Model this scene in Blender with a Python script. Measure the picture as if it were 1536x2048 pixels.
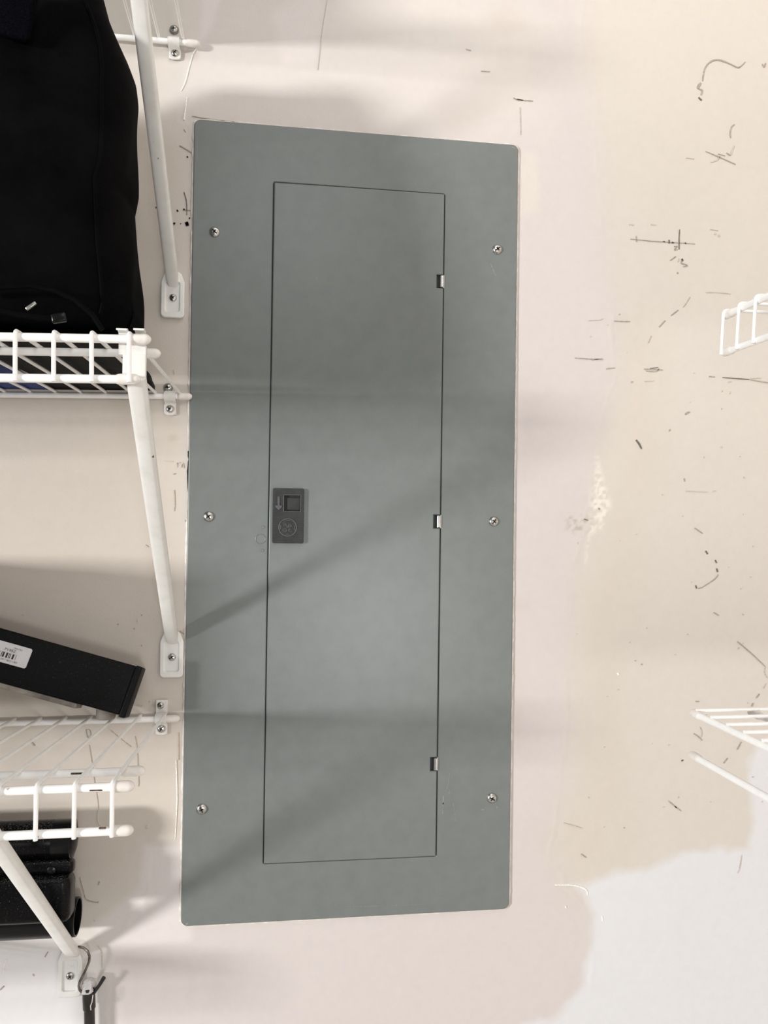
import bpy, bmesh, math, random
import numpy as np
from mathutils import Vector, Matrix
random.seed(4); RNG = np.random.default_rng(7)
C = bpy.context.scene
for o in list(bpy.data.objects): bpy.data.objects.remove(o)
COL = C.collection

# ------------------------------------------------------------------ camera
DIST, CZ, F = 0.915, 1.50, 1600.0            # metres from the wall, lens height, focal length in px of a 1536x2048 frame
YAW, PITCH, ROLL = 0.1364, 0.0109, 0.0139
_f = Vector((math.sin(YAW), math.cos(YAW), 0)); _r = Vector((math.cos(YAW), -math.sin(YAW), 0)); _u = Vector((0, 0, 1))
FW = _f*math.cos(PITCH) + _u*math.sin(PITCH); _u2 = _u*math.cos(PITCH) - _f*math.sin(PITCH)
RT = _r*math.cos(ROLL) + _u2*math.sin(ROLL); UP = _u2*math.cos(ROLL) - _r*math.sin(ROLL)
CAMP = Vector((0, -DIST, CZ))
cam = bpy.data.cameras.new('camera'); co = bpy.data.objects.new('camera', cam); COL.objects.link(co)
m = Matrix((RT, UP, -FW)).transposed().to_4x4(); m.translation = CAMP; co.matrix_world = m
cam.sensor_fit = 'VERTICAL'; cam.sensor_height = 24; cam.lens = F/2048*24; cam.clip_start = 0.02
C.camera = co

# ------------------------------------------------------------------ light
def srgb(*c):
    return tuple(((v/255/12.92) if v/255 <= .04045 else ((v/255+.055)/1.055)**2.4) for v in c) + (1,)
w = bpy.data.worlds.new('room_light'); C.world = w; w.use_nodes = True
w.node_tree.nodes['Background'].inputs[0].default_value = (0.975, 0.985, 1.0, 1)
w.node_tree.nodes['Background'].inputs[1].default_value = 0.24
def area(name, loc, target, sx, sy, power, col):
    l = bpy.data.lights.new(name, 'AREA'); l.shape = 'RECTANGLE'; l.size = sx; l.size_y = sy; l.energy = power; l.color = col
    o = bpy.data.objects.new(name, l); COL.objects.link(o); o.location = loc
    o.rotation_euler = (Vector(target)-Vector(loc)).to_track_quat('-Z', 'Y').to_euler(); return o
area('garage_window_left', (-4.0, -3.0, CZ+.10), (0.1, 0, CZ), .6, .36, 235, (1, .985, .96))
area('ceiling_lamp', (.25, -.95, CZ+1.45), (.2, 0, CZ+.1), .7, .5, 5, (1, .98, .96))
area('panel_glow_fill', (.05, -2.3, CZ+1.22), (.05, 0, CZ), .6, .5, 5.5, (.99, .99, 1))  # added fill with no known source, for a glow on the upper panel
area('doorway_behind', (.46, -2.9, CZ-.45), (.1, 0, CZ-.1), .40, .45, 12, (.97, .985, 1))
lb = bpy.data.lights.new('ceiling_bulb', 'POINT'); lb.energy = 1.6; lb.color = (1, .86, .6); lb.shadow_soft_size = .06
lo = bpy.data.objects.new('ceiling_bulb', lb); COL.objects.link(lo); lo.location = (.50, -.40, CZ+.95)
C.view_settings.view_transform = 'Standard'; C.view_settings.look = 'None'; C.view_settings.gamma = 1
C.view_settings.use_curve_mapping = False; C.view_settings.exposure = 0.0

# ------------------------------------------------------------------ helpers
def PX(x, y, d=0.0):
    """photo pixel -> point standing d metres off the wall"""
    D = FW*F + RT*(x-768) - UP*(y-1024)
    return CAMP + D*((DIST-d)/D.y)
WL = {}
def tag(o, label, cat, group=None, kind=None):
    if label: o['label'] = label
    if cat: o['category'] = cat
    if group: o['group'] = group
    if kind: o['kind'] = kind
    return o
def thing(name, label, cat, loc, group=None):
    o = bpy.data.objects.new(name, None); COL.objects.link(o); o.location = loc; o.empty_display_size = .02
    WL[o.name] = Vector(loc); return tag(o, label, cat, group)
def link(name, me, mat, parent=None, loc=(0, 0, 0), label=None):
    o = bpy.data.objects.new(name, me); COL.objects.link(o)
    if mat and not me.materials: me.materials.append(mat)
    loc = Vector(loc); WL[o.name] = loc
    if parent: o.parent = parent; o.location = loc - WL[parent.name]
    else: o.location = loc
    if label: o['label'] = label
    return o
def mk(name, V, Fc, mat, parent=None, smooth=True, loc=(0, 0, 0), label=None, sharp=40):
    """V in world coordinates; the object's origin is put at loc"""
    L = Vector(loc); me = bpy.data.meshes.new(name)
    me.from_pydata([tuple(Vector(v)-L) for v in V], [], Fc); me.update()
    bm = bmesh.new(); bm.from_mesh(me); bmesh.ops.recalc_face_normals(bm, faces=bm.faces[:]); bm.to_mesh(me); bm.free()
    if smooth:
        me.polygons.foreach_set('use_smooth', [True]*len(me.polygons)); me.set_sharp_from_angle(angle=math.radians(sharp))
    return link(name, me, mat, parent, loc, label)
class MB:
    def __init__(s): s.v = []; s.f = []
    def add(s, V, Fc):
        n = len(s.v); s.v += [Vector(v) for v in V]; s.f += [[i+n for i in f] for f in Fc]; return s
    def build(s, name, mat, parent=None, **k): return mk(name, s.v, s.f, mat, parent, **k)
def frames(P):
    P = [Vector(p) for p in P]; T = []
    for i in range(len(P)):
        a = P[max(i-1, 0)]; b = P[min(i+1, len(P)-1)]; T.append((b-a).normalized())
    n = T[0].orthogonal().normalized(); N = [n]
    for i in range(1, len(P)):
        q = T[i-1].rotation_difference(T[i]); n = q @ n; n = (n - T[i]*n.dot(T[i])).normalized(); N.append(n)
    return P, T, N
def tube(P, r, seg=10, cap=True, radii=None):
    P, T, N = frames(P); V = []; Fc = []
    for i, p in enumerate(P):
        b = T[i].cross(N[i]); rr = radii[i] if radii else r
        for k in range(seg):
            a = 2*math.pi*k/seg; V.append(p + (N[i]*math.cos(a) + b*math.sin(a))*rr)
    for i in range(len(P)-1):
        for k in range(seg):
            k2 = (k+1) % seg; Fc.append([i*seg+k, i*seg+k2, (i+1)*seg+k2, (i+1)*seg+k])
    if cap: Fc.append(list(range(seg))[::-1]); Fc.append([(len(P)-1)*seg+k for k in range(seg)])
    return V, Fc
def capsule(a, b, r, seg=14, n=4, square=1.0):
    """round ended rod, both ends domed"""
    a, b = Vector(a), Vector(b); d = (b-a).normalized(); P = []; R = []
    for i in range(n+1):
        t = math.pi/2*i/n; P.append(a - d*r*square*math.cos(t)); R.append(max(r*math.sin(t), r*.05))
    for i in range(n+1):
        t = math.pi/2*i/n; P.append(b + d*r*square*math.sin(t)); R.append(max(r*math.cos(t), r*.05))
    return tube(P, r, seg, True, R)
def sweep(P, sec, side):
    """sec: list of (s,t); s along side, t along tangent x side"""
    P, T, _ = frames(P); V = []; Fc = []; n = len(sec); side = Vector(side)
    for i, p in enumerate(P):
        s = (side - T[i]*side.dot(T[i])).normalized(); t = T[i].cross(s)
        for a, b in sec: V.append(p + s*a + t*b)
    for i in range(len(P)-1):
        for k in range(n):
            k2 = (k+1) % n; Fc.append([i*n+k, i*n+k2, (i+1)*n+k2, (i+1)*n+k])
    Fc.append(list(range(n))[::-1]); Fc.append([(len(P)-1)*n+k for k in range(n)])
    return V, Fc
def lathe(prof, o, axis, seg=20, cap=True):
    """prof: (radius, height along axis)"""
    o = Vector(o); axis = Vector(axis).normalized(); n = axis.orthogonal().normalized(); b = axis.cross(n); V = []; Fc = []
    for r, h in prof:
        for k in range(seg):
            a = 2*math.pi*k/seg; V.append(o + axis*h + (n*math.cos(a)+b*math.sin(a))*max(r, 1e-5))
    for i in range(len(prof)-1):
        for k in range(seg):
            k2 = (k+1) % seg; Fc.append([i*seg+k, i*seg+k2, (i+1)*seg+k2, (i+1)*seg+k])
    if cap: Fc.append(list(range(seg))[::-1]); Fc.append([(len(prof)-1)*seg+k for k in range(seg)])
    return V, Fc
def box(c, ax, h, bev=0.0):
    c = Vector(c); bm = bmesh.new(); bmesh.ops.create_cube(bm, size=2)
    for v in bm.verts: v.co = Vector((v.co.x*h[0], v.co.y*h[1], v.co.z*h[2]))
    if bev: bmesh.ops.bevel(bm, geom=bm.edges[:], offset=bev, segments=3, affect='EDGES', profile=.5)
    X, Y, Z = [Vector(a) for a in ax]; bm.verts.index_update()
    V = [c + X*v.co.x + Y*v.co.y + Z*v.co.z for v in bm.verts]; Fc = [[v.index for v in f.verts] for f in bm.faces]; bm.free()
    return V, Fc
AX = (Vector((1, 0, 0)), Vector((0, 1, 0)), Vector((0, 0, 1)))
def rrect(x0, z0, x1, z1, r, n=6):
    P = []
    for cx, cz, a0 in ((x1-r, z1-r, 0), (x0+r, z1-r, 90), (x0+r, z0+r, 180), (x1-r, z0+r, 270)):
        for i in range(n+1):
            a = math.radians(a0+90*i/n); P.append((cx+r*math.cos(a), cz+r*math.sin(a)))
    return P
def wall_plate(loops, d0, d1, bev=0.0):
    """outlines in (x, z) filled and extruded from d0 to d1 off the wall, rounded rim; holes allowed"""
    cu = bpy.data.curves.new('outline', 'CURVE'); cu.dimensions = '2D'; cu.fill_mode = 'BOTH'
    for L in loops:
        s = cu.splines.new('POLY'); s.points.add(len(L)-1); s.use_cyclic_u = True
        for p, (x, z) in zip(s.points, L): p.co = (x, z, 0, 1)
    cu.bevel_depth = bev; cu.bevel_resolution = 3; cu.offset = -bev; cu.extrude = (d1-d0)/2 - bev
    o = bpy.data.objects.new('outline', cu); COL.objects.link(o)
    me = bpy.data.meshes.new_from_object(o.evaluated_get(bpy.context.evaluated_depsgraph_get()))
    V = [Vector((v.co.x, -((d0+d1)/2+v.co.z), v.co.y)) for v in me.vertices]; Fc = [list(p.vertices) for p in me.polygons]
    bpy.data.objects.remove(o); bpy.data.curves.remove(cu); bpy.data.meshes.remove(me)
    return V, Fc
def text_mesh(s, size, depth):
    cu = bpy.data.curves.new('print', 'FONT'); cu.body = s; cu.size = size; cu.extrude = depth; cu.align_x = 'CENTER'; cu.align_y = 'CENTER'; cu.resolution_u = 3
    o = bpy.data.objects.new('print', cu); COL.objects.link(o)
    me = bpy.data.meshes.new_from_object(o.evaluated_get(bpy.context.evaluated_depsgraph_get()))
    V = [v.co.copy() for v in me.vertices]; Fc = [list(p.vertices) for p in me.polygons]
    bpy.data.objects.remove(o); bpy.data.curves.remove(cu); bpy.data.meshes.remove(me)
    return V, Fc

# ------------------------------------------------------------------ materials
def material(name, col, rough=.5, metal=0, spec=.5):
    mt = bpy.data.materials.new(name); mt.use_nodes = True; b = mt.node_tree.nodes['Principled BSDF']
    b.inputs['Base Color'].default_value = col; b.inputs['Roughness'].default_value = rough; b.inputs['Metallic'].default_value = metal
    b.inputs['Specular IOR Level'].default_value = spec
    return mt, mt.node_tree, b
def N(nt, t, **k):
    n = nt.nodes.new(t)
    for a, v in k.items():
        if a[0] == 'i' and a[1:].isdigit(): n.inputs[int(a[1:])].default_value = v
        else: setattr(n, a, v)
    return n
def noise(nt, scale, detail=4, rough=.5, stretch=None):
    tc = N(nt, 'ShaderNodeTexCoord'); n = N(nt, 'ShaderNodeTexNoise'); n.inputs['Scale'].default_value = scale
    n.inputs['Detail'].default_value = detail; n.inputs['Roughness'].default_value = rough
    if stretch:
        mp = N(nt, 'ShaderNodeMapping'); mp.inputs['Scale'].default_value = stretch
        nt.links.new(tc.outputs['Object'], mp.inputs[0]); nt.links.new(mp.outputs[0], n.inputs['Vector'])
    else: nt.links.new(tc.outputs['Object'], n.inputs['Vector'])
    return n
def ramp(nt, src, stops):
    r = N(nt, 'ShaderNodeValToRGB'); e = r.color_ramp.elements
    while len(e) < len(stops): e.new(.5)
    for k, (p, c) in zip(e, stops): k.position = p; k.color = c
    nt.links.new(src, r.inputs[0]); return r
def bump(nt, b, src, strength, dist):
    n = N(nt, 'ShaderNodeBump'); n.inputs['Strength'].default_value = strength; n.inputs['Distance'].default_value = dist
    nt.links.new(src, n.inputs['Height']); nt.links.new(n.outputs[0], b.inputs['Normal'])
def vary(nt, b, col, col2, scale, lo=.35, hi=.65, **k):
    n = noise(nt, scale, **k); r = ramp(nt, n.outputs[0], [(lo, col), (hi, col2)]); nt.links.new(r.outputs[0], b.inputs['Base Color']); return n

# wall paint: colour of the paint, plaster patches and dimmed left side comes from the wall's own attribute
m_wall, nt, b = material('wall_paint', srgb(206, 196, 184), .55, 0, .3)
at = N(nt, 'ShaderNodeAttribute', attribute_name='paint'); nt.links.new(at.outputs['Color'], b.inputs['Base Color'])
n1 = noise(nt, 420, 3); n2 = noise(nt, 40, 3)
mx = N(nt, 'ShaderNodeMath', operation='MULTIPLY_ADD', i1=2.5); nt.links.new(n2.outputs[0], mx.inputs[0]); nt.links.new(n1.outputs[0], mx.inputs[2])
bump(nt, b, mx.outputs[0], .22, .0006)
m_side, nt, b = material('side_wall_paint', srgb(214, 206, 196), .6, 0, .3); n = vary(nt, b, srgb(209, 200, 190), srgb(219, 211, 202), 3); bump(nt, b, n.outputs[0], .1, .001)
m_floor, nt, b = material('concrete_floor', srgb(186, 183, 178), .8); n = vary(nt, b, srgb(178, 175, 170), srgb(194, 191, 186), 6); bump(nt, b, n.outputs[0], .2, .002)
m_panel, nt, b = material('grey_enamel', srgb(112, 117, 114), .33, 0, .5)
n = noise(nt, 60, 6, .6); r = ramp(nt, n.outputs[0], [(.30, srgb(108, 113, 111)), (.62, srgb(113, 118, 116)), (.735, srgb(113, 118, 116)), (.80, srgb(127, 131, 129))])
nt.links.new(r.outputs[0], b.inputs['Base Color']); n2 = noise(nt, 900, 2); bump(nt, b, n2.outputs[0], .06, .0003)
m_scuff, nt, b = material('chalky_scuff', srgb(126, 130, 128), .7); vary(nt, b, srgb(113, 118, 116), srgb(138, 142, 140), 500)
m_dark, nt, b = material('panel_interior', srgb(38, 40, 40), .6); vary(nt, b, srgb(34, 36, 36), srgb(44, 46, 46), 80)
m_latch, nt, b = material('grey_plastic_ribbed', srgb(52, 53, 54), .6, 0, .3)
tc = N(nt, 'ShaderNodeTexCoord'); wv = N(nt, 'ShaderNodeTexWave', wave_type='BANDS', bands_direction='Z'); wv.inputs['Scale'].default_value = 165
nt.links.new(tc.outputs['Object'], wv.inputs['Vector']); bump(nt, b, wv.outputs['Fac'], .55, .0006)
vary(nt, b, srgb(50, 51, 52), srgb(58, 59, 60), 90)
m_relief, nt, b = material('grey_plastic_relief', srgb(76, 77, 79), .5); vary(nt, b, srgb(72, 73, 75), srgb(82, 83, 85), 200)
m_chrome, nt, b = material('bright_steel', srgb(225, 225, 225), .16, 1); vary(nt, b, srgb(215, 215, 214), srgb(235, 235, 235), 300)
m_zinc, nt, b = material('zinc_screw', srgb(190, 188, 184), .28, 1); vary(nt, b, srgb(165, 163, 158), srgb(212, 210, 205), 500)
m_slot, nt, b = material('screw_recess', srgb(24, 24, 24), .6); vary(nt, b, srgb(18, 18, 18), srgb(32, 32, 32), 400)
m_wire, nt, b = material('white_vinyl_wire', srgb(226, 224, 219), .38, 0, .5)
n = noise(nt, 95, 3, .5); r = ramp(nt, n.outputs[0], [(.17, srgb(120, 100, 84)), (.20, srgb(234, 232, 228)), (.45, srgb(240, 239, 237)), (.7, srgb(244, 243, 241))])
nt.links.new(r.outputs[0], b.inputs['Base Color'])
m_cap, nt, b = material('white_end_cap', srgb(226, 220, 214), .45); vary(nt, b, srgb(220, 213, 206), srgb(231, 226, 221), 120)
m_brace, nt, b = material('white_painted_steel', srgb(216, 215, 210), .36)
n = noise(nt, 60, 4, .55); r = ramp(nt, n.outputs[0], [(.235, srgb(40, 36, 33)), (.25, srgb(220, 219, 214)), (.5, srgb(228, 227, 223)), (.75, srgb(232, 231, 228))])
nt.links.new(r.outputs[0], b.inputs['Base Color'])
m_clip, nt, b = material('white_nylon_clip', srgb(222, 219, 214), .4); vary(nt, b, srgb(214, 211, 206), srgb(228, 226, 222), 150)
m_chip, nt, b = material('paint_chip', srgb(58, 45, 38), .7); vary(nt, b, srgb(34, 27, 23), srgb(104, 78, 62), 500)
m_bag, nt, b = material('black_nylon', srgb(5, 5, 6), .7, 0, .03)
n = noise(nt, 24, 6, .6); r = ramp(nt, n.outputs[0], [(.3, srgb(2, 2, 3)), (.7, srgb(9, 9, 10))]); nt.links.new(r.outputs[0], b.inputs['Base Color'])
n2 = noise(nt, 1500, 2); bump(nt, b, n2.outputs[0], .25, .0006)
m_navy, nt, b = material('navy_mesh', srgb(6, 6, 9), .8, 0, .02); n = vary(nt, b, srgb(3, 3, 6), srgb(9, 9, 14), 700); bump(nt, b, n.outputs[0], .5, .001)
m_gloss, nt, b = material('glossy_black_plastic', srgb(6, 6, 7), .25, 0, .3)
def dusty(name, base, rough, scale, amt):
    mt, nt, b = material(name, base, rough, 0, .15)
    n = noise(nt, scale, 2, .7); g = N(nt, 'ShaderNodeNewGeometry'); sp = N(nt, 'ShaderNodeSeparateXYZ'); nt.links.new(g.outputs['Normal'], sp.inputs[0])
    mr = N(nt, 'ShaderNodeMapRange', clamp=True); mr.inputs[1].default_value = .1; mr.inputs[2].default_value = .9; nt.links.new(sp.outputs['Z'], mr.inputs[0])
    ad = N(nt, 'ShaderNodeMath', operation='MULTIPLY_ADD', i1=amt); nt.links.new(mr.outputs[0], ad.inputs[0]); nt.links.new(n.outputs[0], ad.inputs[2])
    r = ramp(nt, ad.outputs[0], [(.66, base), (.84, srgb(120, 117, 112))]); nt.links.new(r.outputs[0], b.inputs['Base Color'])
    r2 = ramp(nt, ad.outputs[0], [(.6, (rough,)*3+(1,)), (.8, (.9,)*3+(1,))]); nt.links.new(r2.outputs[0], b.inputs['Roughness'])
    return mt
m_tube = dusty('dusty_gloss_black', srgb(6, 6, 7), .25, 900, .10)
m_bar = dusty('dusty_satin_black', srgb(6, 6, 7), .55, 1100, .05)
m_grey, nt, b = material('grey_rubber', srgb(120, 114, 108), .6); vary(nt, b, srgb(104, 99, 93), srgb(150, 144, 136), 60)
m_label, nt, b = material('white_sticker', srgb(212, 210, 214), .5); vary(nt, b, srgb(208, 206, 210), srgb(218, 216, 220), 100)
m_ink, nt, b = material('black_ink', srgb(40, 38, 40), .6); vary(nt, b, srgb(30, 28, 30), srgb(62, 60, 62), 900)
m_blue, nt, b = material('blue_cloth', srgb(52, 66, 118), .8, 0, .2); n = vary(nt, b, srgb(38, 48, 98), srgb(72, 84, 136), 40); bump(nt, b, n.outputs[0], .5, .003)
m_olive, nt, b = material('dark_cloth', srgb(20, 20, 18), .8, 0, .2); n = vary(nt, b, srgb(2, 2, 2), srgb(11, 11, 9), 30); bump(nt, b, n.outputs[0], .5, .003)
m_hook, nt, b = material('nickel_hook', srgb(120, 112, 104), .22, 1); vary(nt, b, srgb(96, 88, 80), srgb(150, 142, 134), 200)
m_film, nt, b = material('clear_plastic_film', srgb(232, 227, 225), .2); b.inputs['Transmission Weight'].default_value = .3; b.inputs['IOR'].default_value = 1.3
n = noise(nt, 300, 3); bump(nt, b, n.outputs[0], .8, .002)
m_rod, nt, b = material('black_rubber_rod', srgb(20, 17, 17), .35); vary(nt, b, srgb(12, 10, 10), srgb(38, 31, 30), 60)
m_caulk, nt, b = material('white_caulk', srgb(222, 215, 206), .6); vary(nt, b, srgb(208, 199, 188), srgb(230, 225, 218), 120)
m_pen = {}
for k, c in (('dark', (98, 92, 87)), ('mid', (150, 142, 132)), ('faint', (178, 168, 157)), ('black', (26, 23, 22)), ('light', (226, 220, 213)), ('tan', (176, 160, 138))):
    m_pen[k], nt, b = material('wall_mark_'+k, srgb(*c), .8, 0, .2)
    vary(nt, b, srgb(*c), srgb(*[min(255, int(v*1.14+6)) for v in c]), 700)
m_carton, nt, b = material('brown_cardboard', srgb(150, 118, 84), .8); vary(nt, b, srgb(140, 108, 76), srgb(160, 128, 94), 12)
m_bin, nt, b = material('grey_bin', srgb(92, 94, 98), .5); vary(nt, b, srgb(86, 88, 92), srgb(98, 100, 104), 20)

# ------------------------------------------------------------------ setting
def vnoise(X, Z, s, seed):
    r = np.random.default_rng(seed); G = r.random((256, 256)); a = X*s+1000; c = Z*s+1000
    i = np.floor(a).astype(int); j = np.floor(c).astype(int); fx = a-i; fz = c-j; fx = fx*fx*(3-2*fx); fz = fz*fz*(3-2*fz)
    g = lambda p, q: G[p % 256, q % 256]
    return (g(i, j)*(1-fx)+g(i+1, j)*fx)*(1-fz)+(g(i, j+1)*(1-fx)+g(i+1, j+1)*fx)*fz
def fbm(X, Z, s, seed, o=4):
    t = 0; a = 1; n = 0
    for k in range(o): t = t+a*(vnoise(X, Z, s*2**k, seed+k)-.5); n += a; a *= .5
    return t/n*2
def sdf(X, Z, poly):
    """signed distance in metres, positive inside; poly in photo pixels on the wall plane"""
    P = [PX(*p) for p in poly]; P = np.array([(p.x, p.z) for p in P]); D = np.full(X.shape, 1e9); ins = np.zeros(X.shape, bool)
    for k in range(len(P)):
        a = P[k]; e = P[(k+1) % len(P)]; v = e-a; t = np.clip(((X-a[0])*v[0]+(Z-a[1])*v[1])/(v@v), 0, 1)
        D = np.minimum(D, np.hypot(X-a[0]-t*v[0], Z-a[1]-t*v[1]))
        c = ((a[1] > Z) != (e[1] > Z)); xx = v[0]*(Z-a[1])/(v[1] if abs(v[1]) > 1e-9 else 1e-9)+a[0]; ins ^= c & (X < xx)
    return np.where(ins, D, -D)
def S(v, soft): return np.clip(v/soft*.5+.5, 0, 1)
WR = 0.705
xs = np.concatenate([np.linspace(-1.5, -.5, 12)[:-1], np.arange(-.5, .62, .0022), [.66, WR+.05]])
zs = np.concatenate([np.linspace(0, CZ-.72, 9)[:-1], np.arange(CZ-.72, CZ+.68, .0022), np.linspace(CZ+.68, 2.6, 9)[1:]])
X, Z = np.meshgrid(xs, zs)
lin = lambda *c: np.array(srgb(*c)[:3])
n_e = fbm(X, Z, 22, 11, 6); n_b = fbm(X, Z, 3.2, 31, 4); n_f = fbm(X, Z, 160, 51, 3)
colr = np.ones(X.shape+(3,))*lin(206, 199, 191)
colr *= (1+.045*n_b+.02*n_f)[..., None]
def paint(poly, c, soft=.004, rag=.006, op=1.0):
    global colr
    a = (S(sdf(X, Z, poly)+rag*n_e, soft)*op)[..., None]; colr = colr*(1-a)+(lin(*c)*(1+.02*n_f)[..., None])*a
pink = [(352, 245), (362, 165), (388, 95), (405, -10), (440, -120), (1180, -160), (1172, 30), (1190, 300), (1232, 600), (1240, 760), (1196, 900), (1182, 1050), (1152, 1150), (1142, 1500), (1112, 1620),
        (1106, 1700), (1142, 1765), (1188, 1830), (1192, 2000), (1080, 2100), (1080, 2300), (215, 2300), (196, 2000), (225, 1860), (290, 1800), (290, 1692), (384, 1690), (384, 1000), (384, 250)]
paint(pink, (204, 196, 194), .022, .012, .95)
paint([(-900, 240), (352, 240), (378, 260), (378, 1690), (290, 1694), (250, 1760), (-900, 1780)], (198, 189, 179), .02, .01, .85)  # dimmer light left of the panel, put into the wall colour
paint([(352, 250), (362, 165), (388, 95), (405, -10), (900, -40), (1090, 60), (1085, 250), (700, 290)], (213, 206, 200), .03, .012, .7)
paint([(545, 30), (640, -30), (655, 10), (632, 120), (565, 132)], (220, 212, 210), .006, .004, .6)
paint([(404, -20), (445, -20), (425, 60), (395, 95)], (222, 213, 213), .003, .004, .6)
paint([(1290, 690), (1240, 930), (1215, 1120), (1180, 1250), (1180, 1600), (1110, 1690), (1140, 1760), (1250, 1740), (1230, 1200), (1290, 950)], (198, 187, 172), .05, .02, .45)
paint([(1139, 1766), (1170, 1768), (1222, 1755), (1330, 1716), (1432, 1700), (1500, 1702), (1500, 1530), (1520, 1490), (1700, 1470), (1700, 2300), (1000, 2300), (1045, 2050), (1100, 2035), (1135, 2005), (1158, 1965), (1172, 1925), (1184, 1880), (1184, 1830), (1172, 1795)], (214, 214, 216), .006, .013, .97)
paint([(-300, 1868), (140, 1880), (190, 1905), (200, 2020), (215, 2300), (-300, 2300)], (232, 230, 231), .03, .012, .9)
paint([(288, 1690), (380, 1688), (380, 1880), (200, 1900), (180, 1850), (280, 1780)], (216, 209, 208), .004, .003, .8)
paint([(1045, 300), (1075, 300), (1075, 420), (1045, 430)], (213, 206, 196), .006, .01, .6)
paint([(1030, 1330), (1045, 1400), (1042, 1480), (1020, 1490)], (203, 193, 183), .008, .006, .6)
# speckled bare-plaster line and rough patch
a = S(sdf(X, Z, [(1195, 915), (1225, 1010), (1205, 1060), (1180, 1070), (1170, 1140), (1182, 1000)])+.004*n_e, .004)*S(fbm(X, Z, 260, 77, 2)-.02, .25)
colr = colr*(1-a[..., None])+lin(226, 219, 209)*a[..., None]
a = S(sdf(X, Z, [(1130, 1030), (1190, 1035), (1180, 1065), (1135, 1070)])+.004*n_e, .006)*S(fbm(X, Z, 300, 87, 2)-.12, .3)*.8
colr = colr*(1-a[..., None])+lin(170, 156, 140)*a[..., None]
for (sx, sy, rr, op, cc) in ((346, 875, 16, .35, (172, 155, 130)), (365, 930, 14, .4, (176, 165, 150)), (1005, 40, 60, .35, (196, 184, 170)), (310, 1411, 8, .5, (150, 132, 112)), (1040, 1210, 40, .2, (190, 178, 165)), (960, 215, 50, .25, (205, 196, 186)), (920, 240, 60, .2, (200, 190, 180))):
    p = PX(sx, sy); d = np.hypot((X-p.x), (Z-p.z)*1.5)/(rr*DIST/F); a = np.clip(1-d+.5*n_e, 0, 1)*op; colr = colr*(1-a[..., None])+lin(*cc)*a[..., None]
nx, nz = len(xs), len(zs)
Vw = np.zeros((nz*nx, 3)); Vw[:, 0] = X.ravel(); Vw[:, 2] = Z.ravel()
# trowel ridges at the edge of the plaster are real relief
ridge = S(.0016-np.abs(sdf(X, Z, pink)+.012*n_e-.004), .001)*.0004*np.clip(.5+fbm(X, Z, 30, 5), 0, 1)
Vw[:, 1] = -(ridge + .0004*fbm(X, Z, 9, 61, 3)).ravel() + .0003
ii = (np.arange(nz-1)[:, None]*nx+np.arange(nx-1)[None]).ravel(); Fw = np.stack([ii, ii+1, ii+nx+1, ii+nx], 1)
me = bpy.data.meshes.new('wall_back'); me.vertices.add(len(Vw)); me.vertices.foreach_set('co', Vw.ravel())
me.loops.add(Fw.size); me.loops.foreach_set('vertex_index', Fw.ravel().astype(np.int32)); me.polygons.add(len(Fw))
me.polygons.foreach_set('loop_start', np.arange(0, Fw.size, 4, dtype=np.int32)); me.update(calc_edges=True)
me.polygons.foreach_set('use_smooth', [True]*len(Fw))
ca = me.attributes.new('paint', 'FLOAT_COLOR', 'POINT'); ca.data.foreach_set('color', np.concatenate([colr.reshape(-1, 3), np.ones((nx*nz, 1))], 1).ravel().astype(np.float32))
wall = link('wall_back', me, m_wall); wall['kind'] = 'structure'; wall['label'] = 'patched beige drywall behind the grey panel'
V, Fc = box((WR+.05, -1.25, 1.3), AX, (.05, 1.25, 1.3)); o = mk('wall_right', V, Fc, m_side, smooth=False); o['kind'] = 'structure'
V, Fc = box((-.4, -1.6, -.05), AX, (1.2, 1.7, .05)); o = mk('floor', V, Fc, m_floor, smooth=False); o['kind'] = 'structure'

# pencil strokes, scratches and nail holes on the wall
def stroke(pts, wpx, kind='mid', parent=wall, d=.0006, name='pencil_mark', mat=None):
    P = [PX(x, y) for x, y in pts]
    if len(P) > 2:                               # smooth the bends
        Q = []
        for i in range(len(P)-1):
            p0, p1, p2, p3 = P[max(i-1, 0)], P[i], P[i+1], P[min(i+2, len(P)-1)]
            for k in range(4):
                t = k/4; Q.append(.5*((2*p1)+(p2-p0)*t+(2*p0-5*p1+4*p2-p3)*t*t+(3*p1-p0-3*p2+p3)*t**3))
        P = Q+[P[-1]]
    V = []; Fc = []; n = len(P); hw = wpx*.44*DIST/F
    for i, p in enumerate(P):
        t = (P[min(i+1, n-1)]-P[max(i-1, 0)]).normalized(); s = Vector((-t.z, 0, t.x))
        k = hw*(.55+.45*math.sin(math.pi*(i+.5)/n))*(1+.25*random.uniform(-1, 1))
        for sg, dd in ((1, d), (-1, d), (-1, -.001), (1, -.001)): q = p+s*k*sg; V.append((q.x, -dd, q.z))
    for i in range(n-1):
        for k in range(4): Fc.append([i*4+k, i*4+(k+1) % 4, i*4+4+(k+1) % 4, i*4+4+k])
    Fc += [[0, 1, 2, 3], [n*4-1, n*4-2, n*4-3, n*4-4]]
    return mk(name, V, Fc, mat or m_pen[kind], parent, smooth=False)
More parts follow.
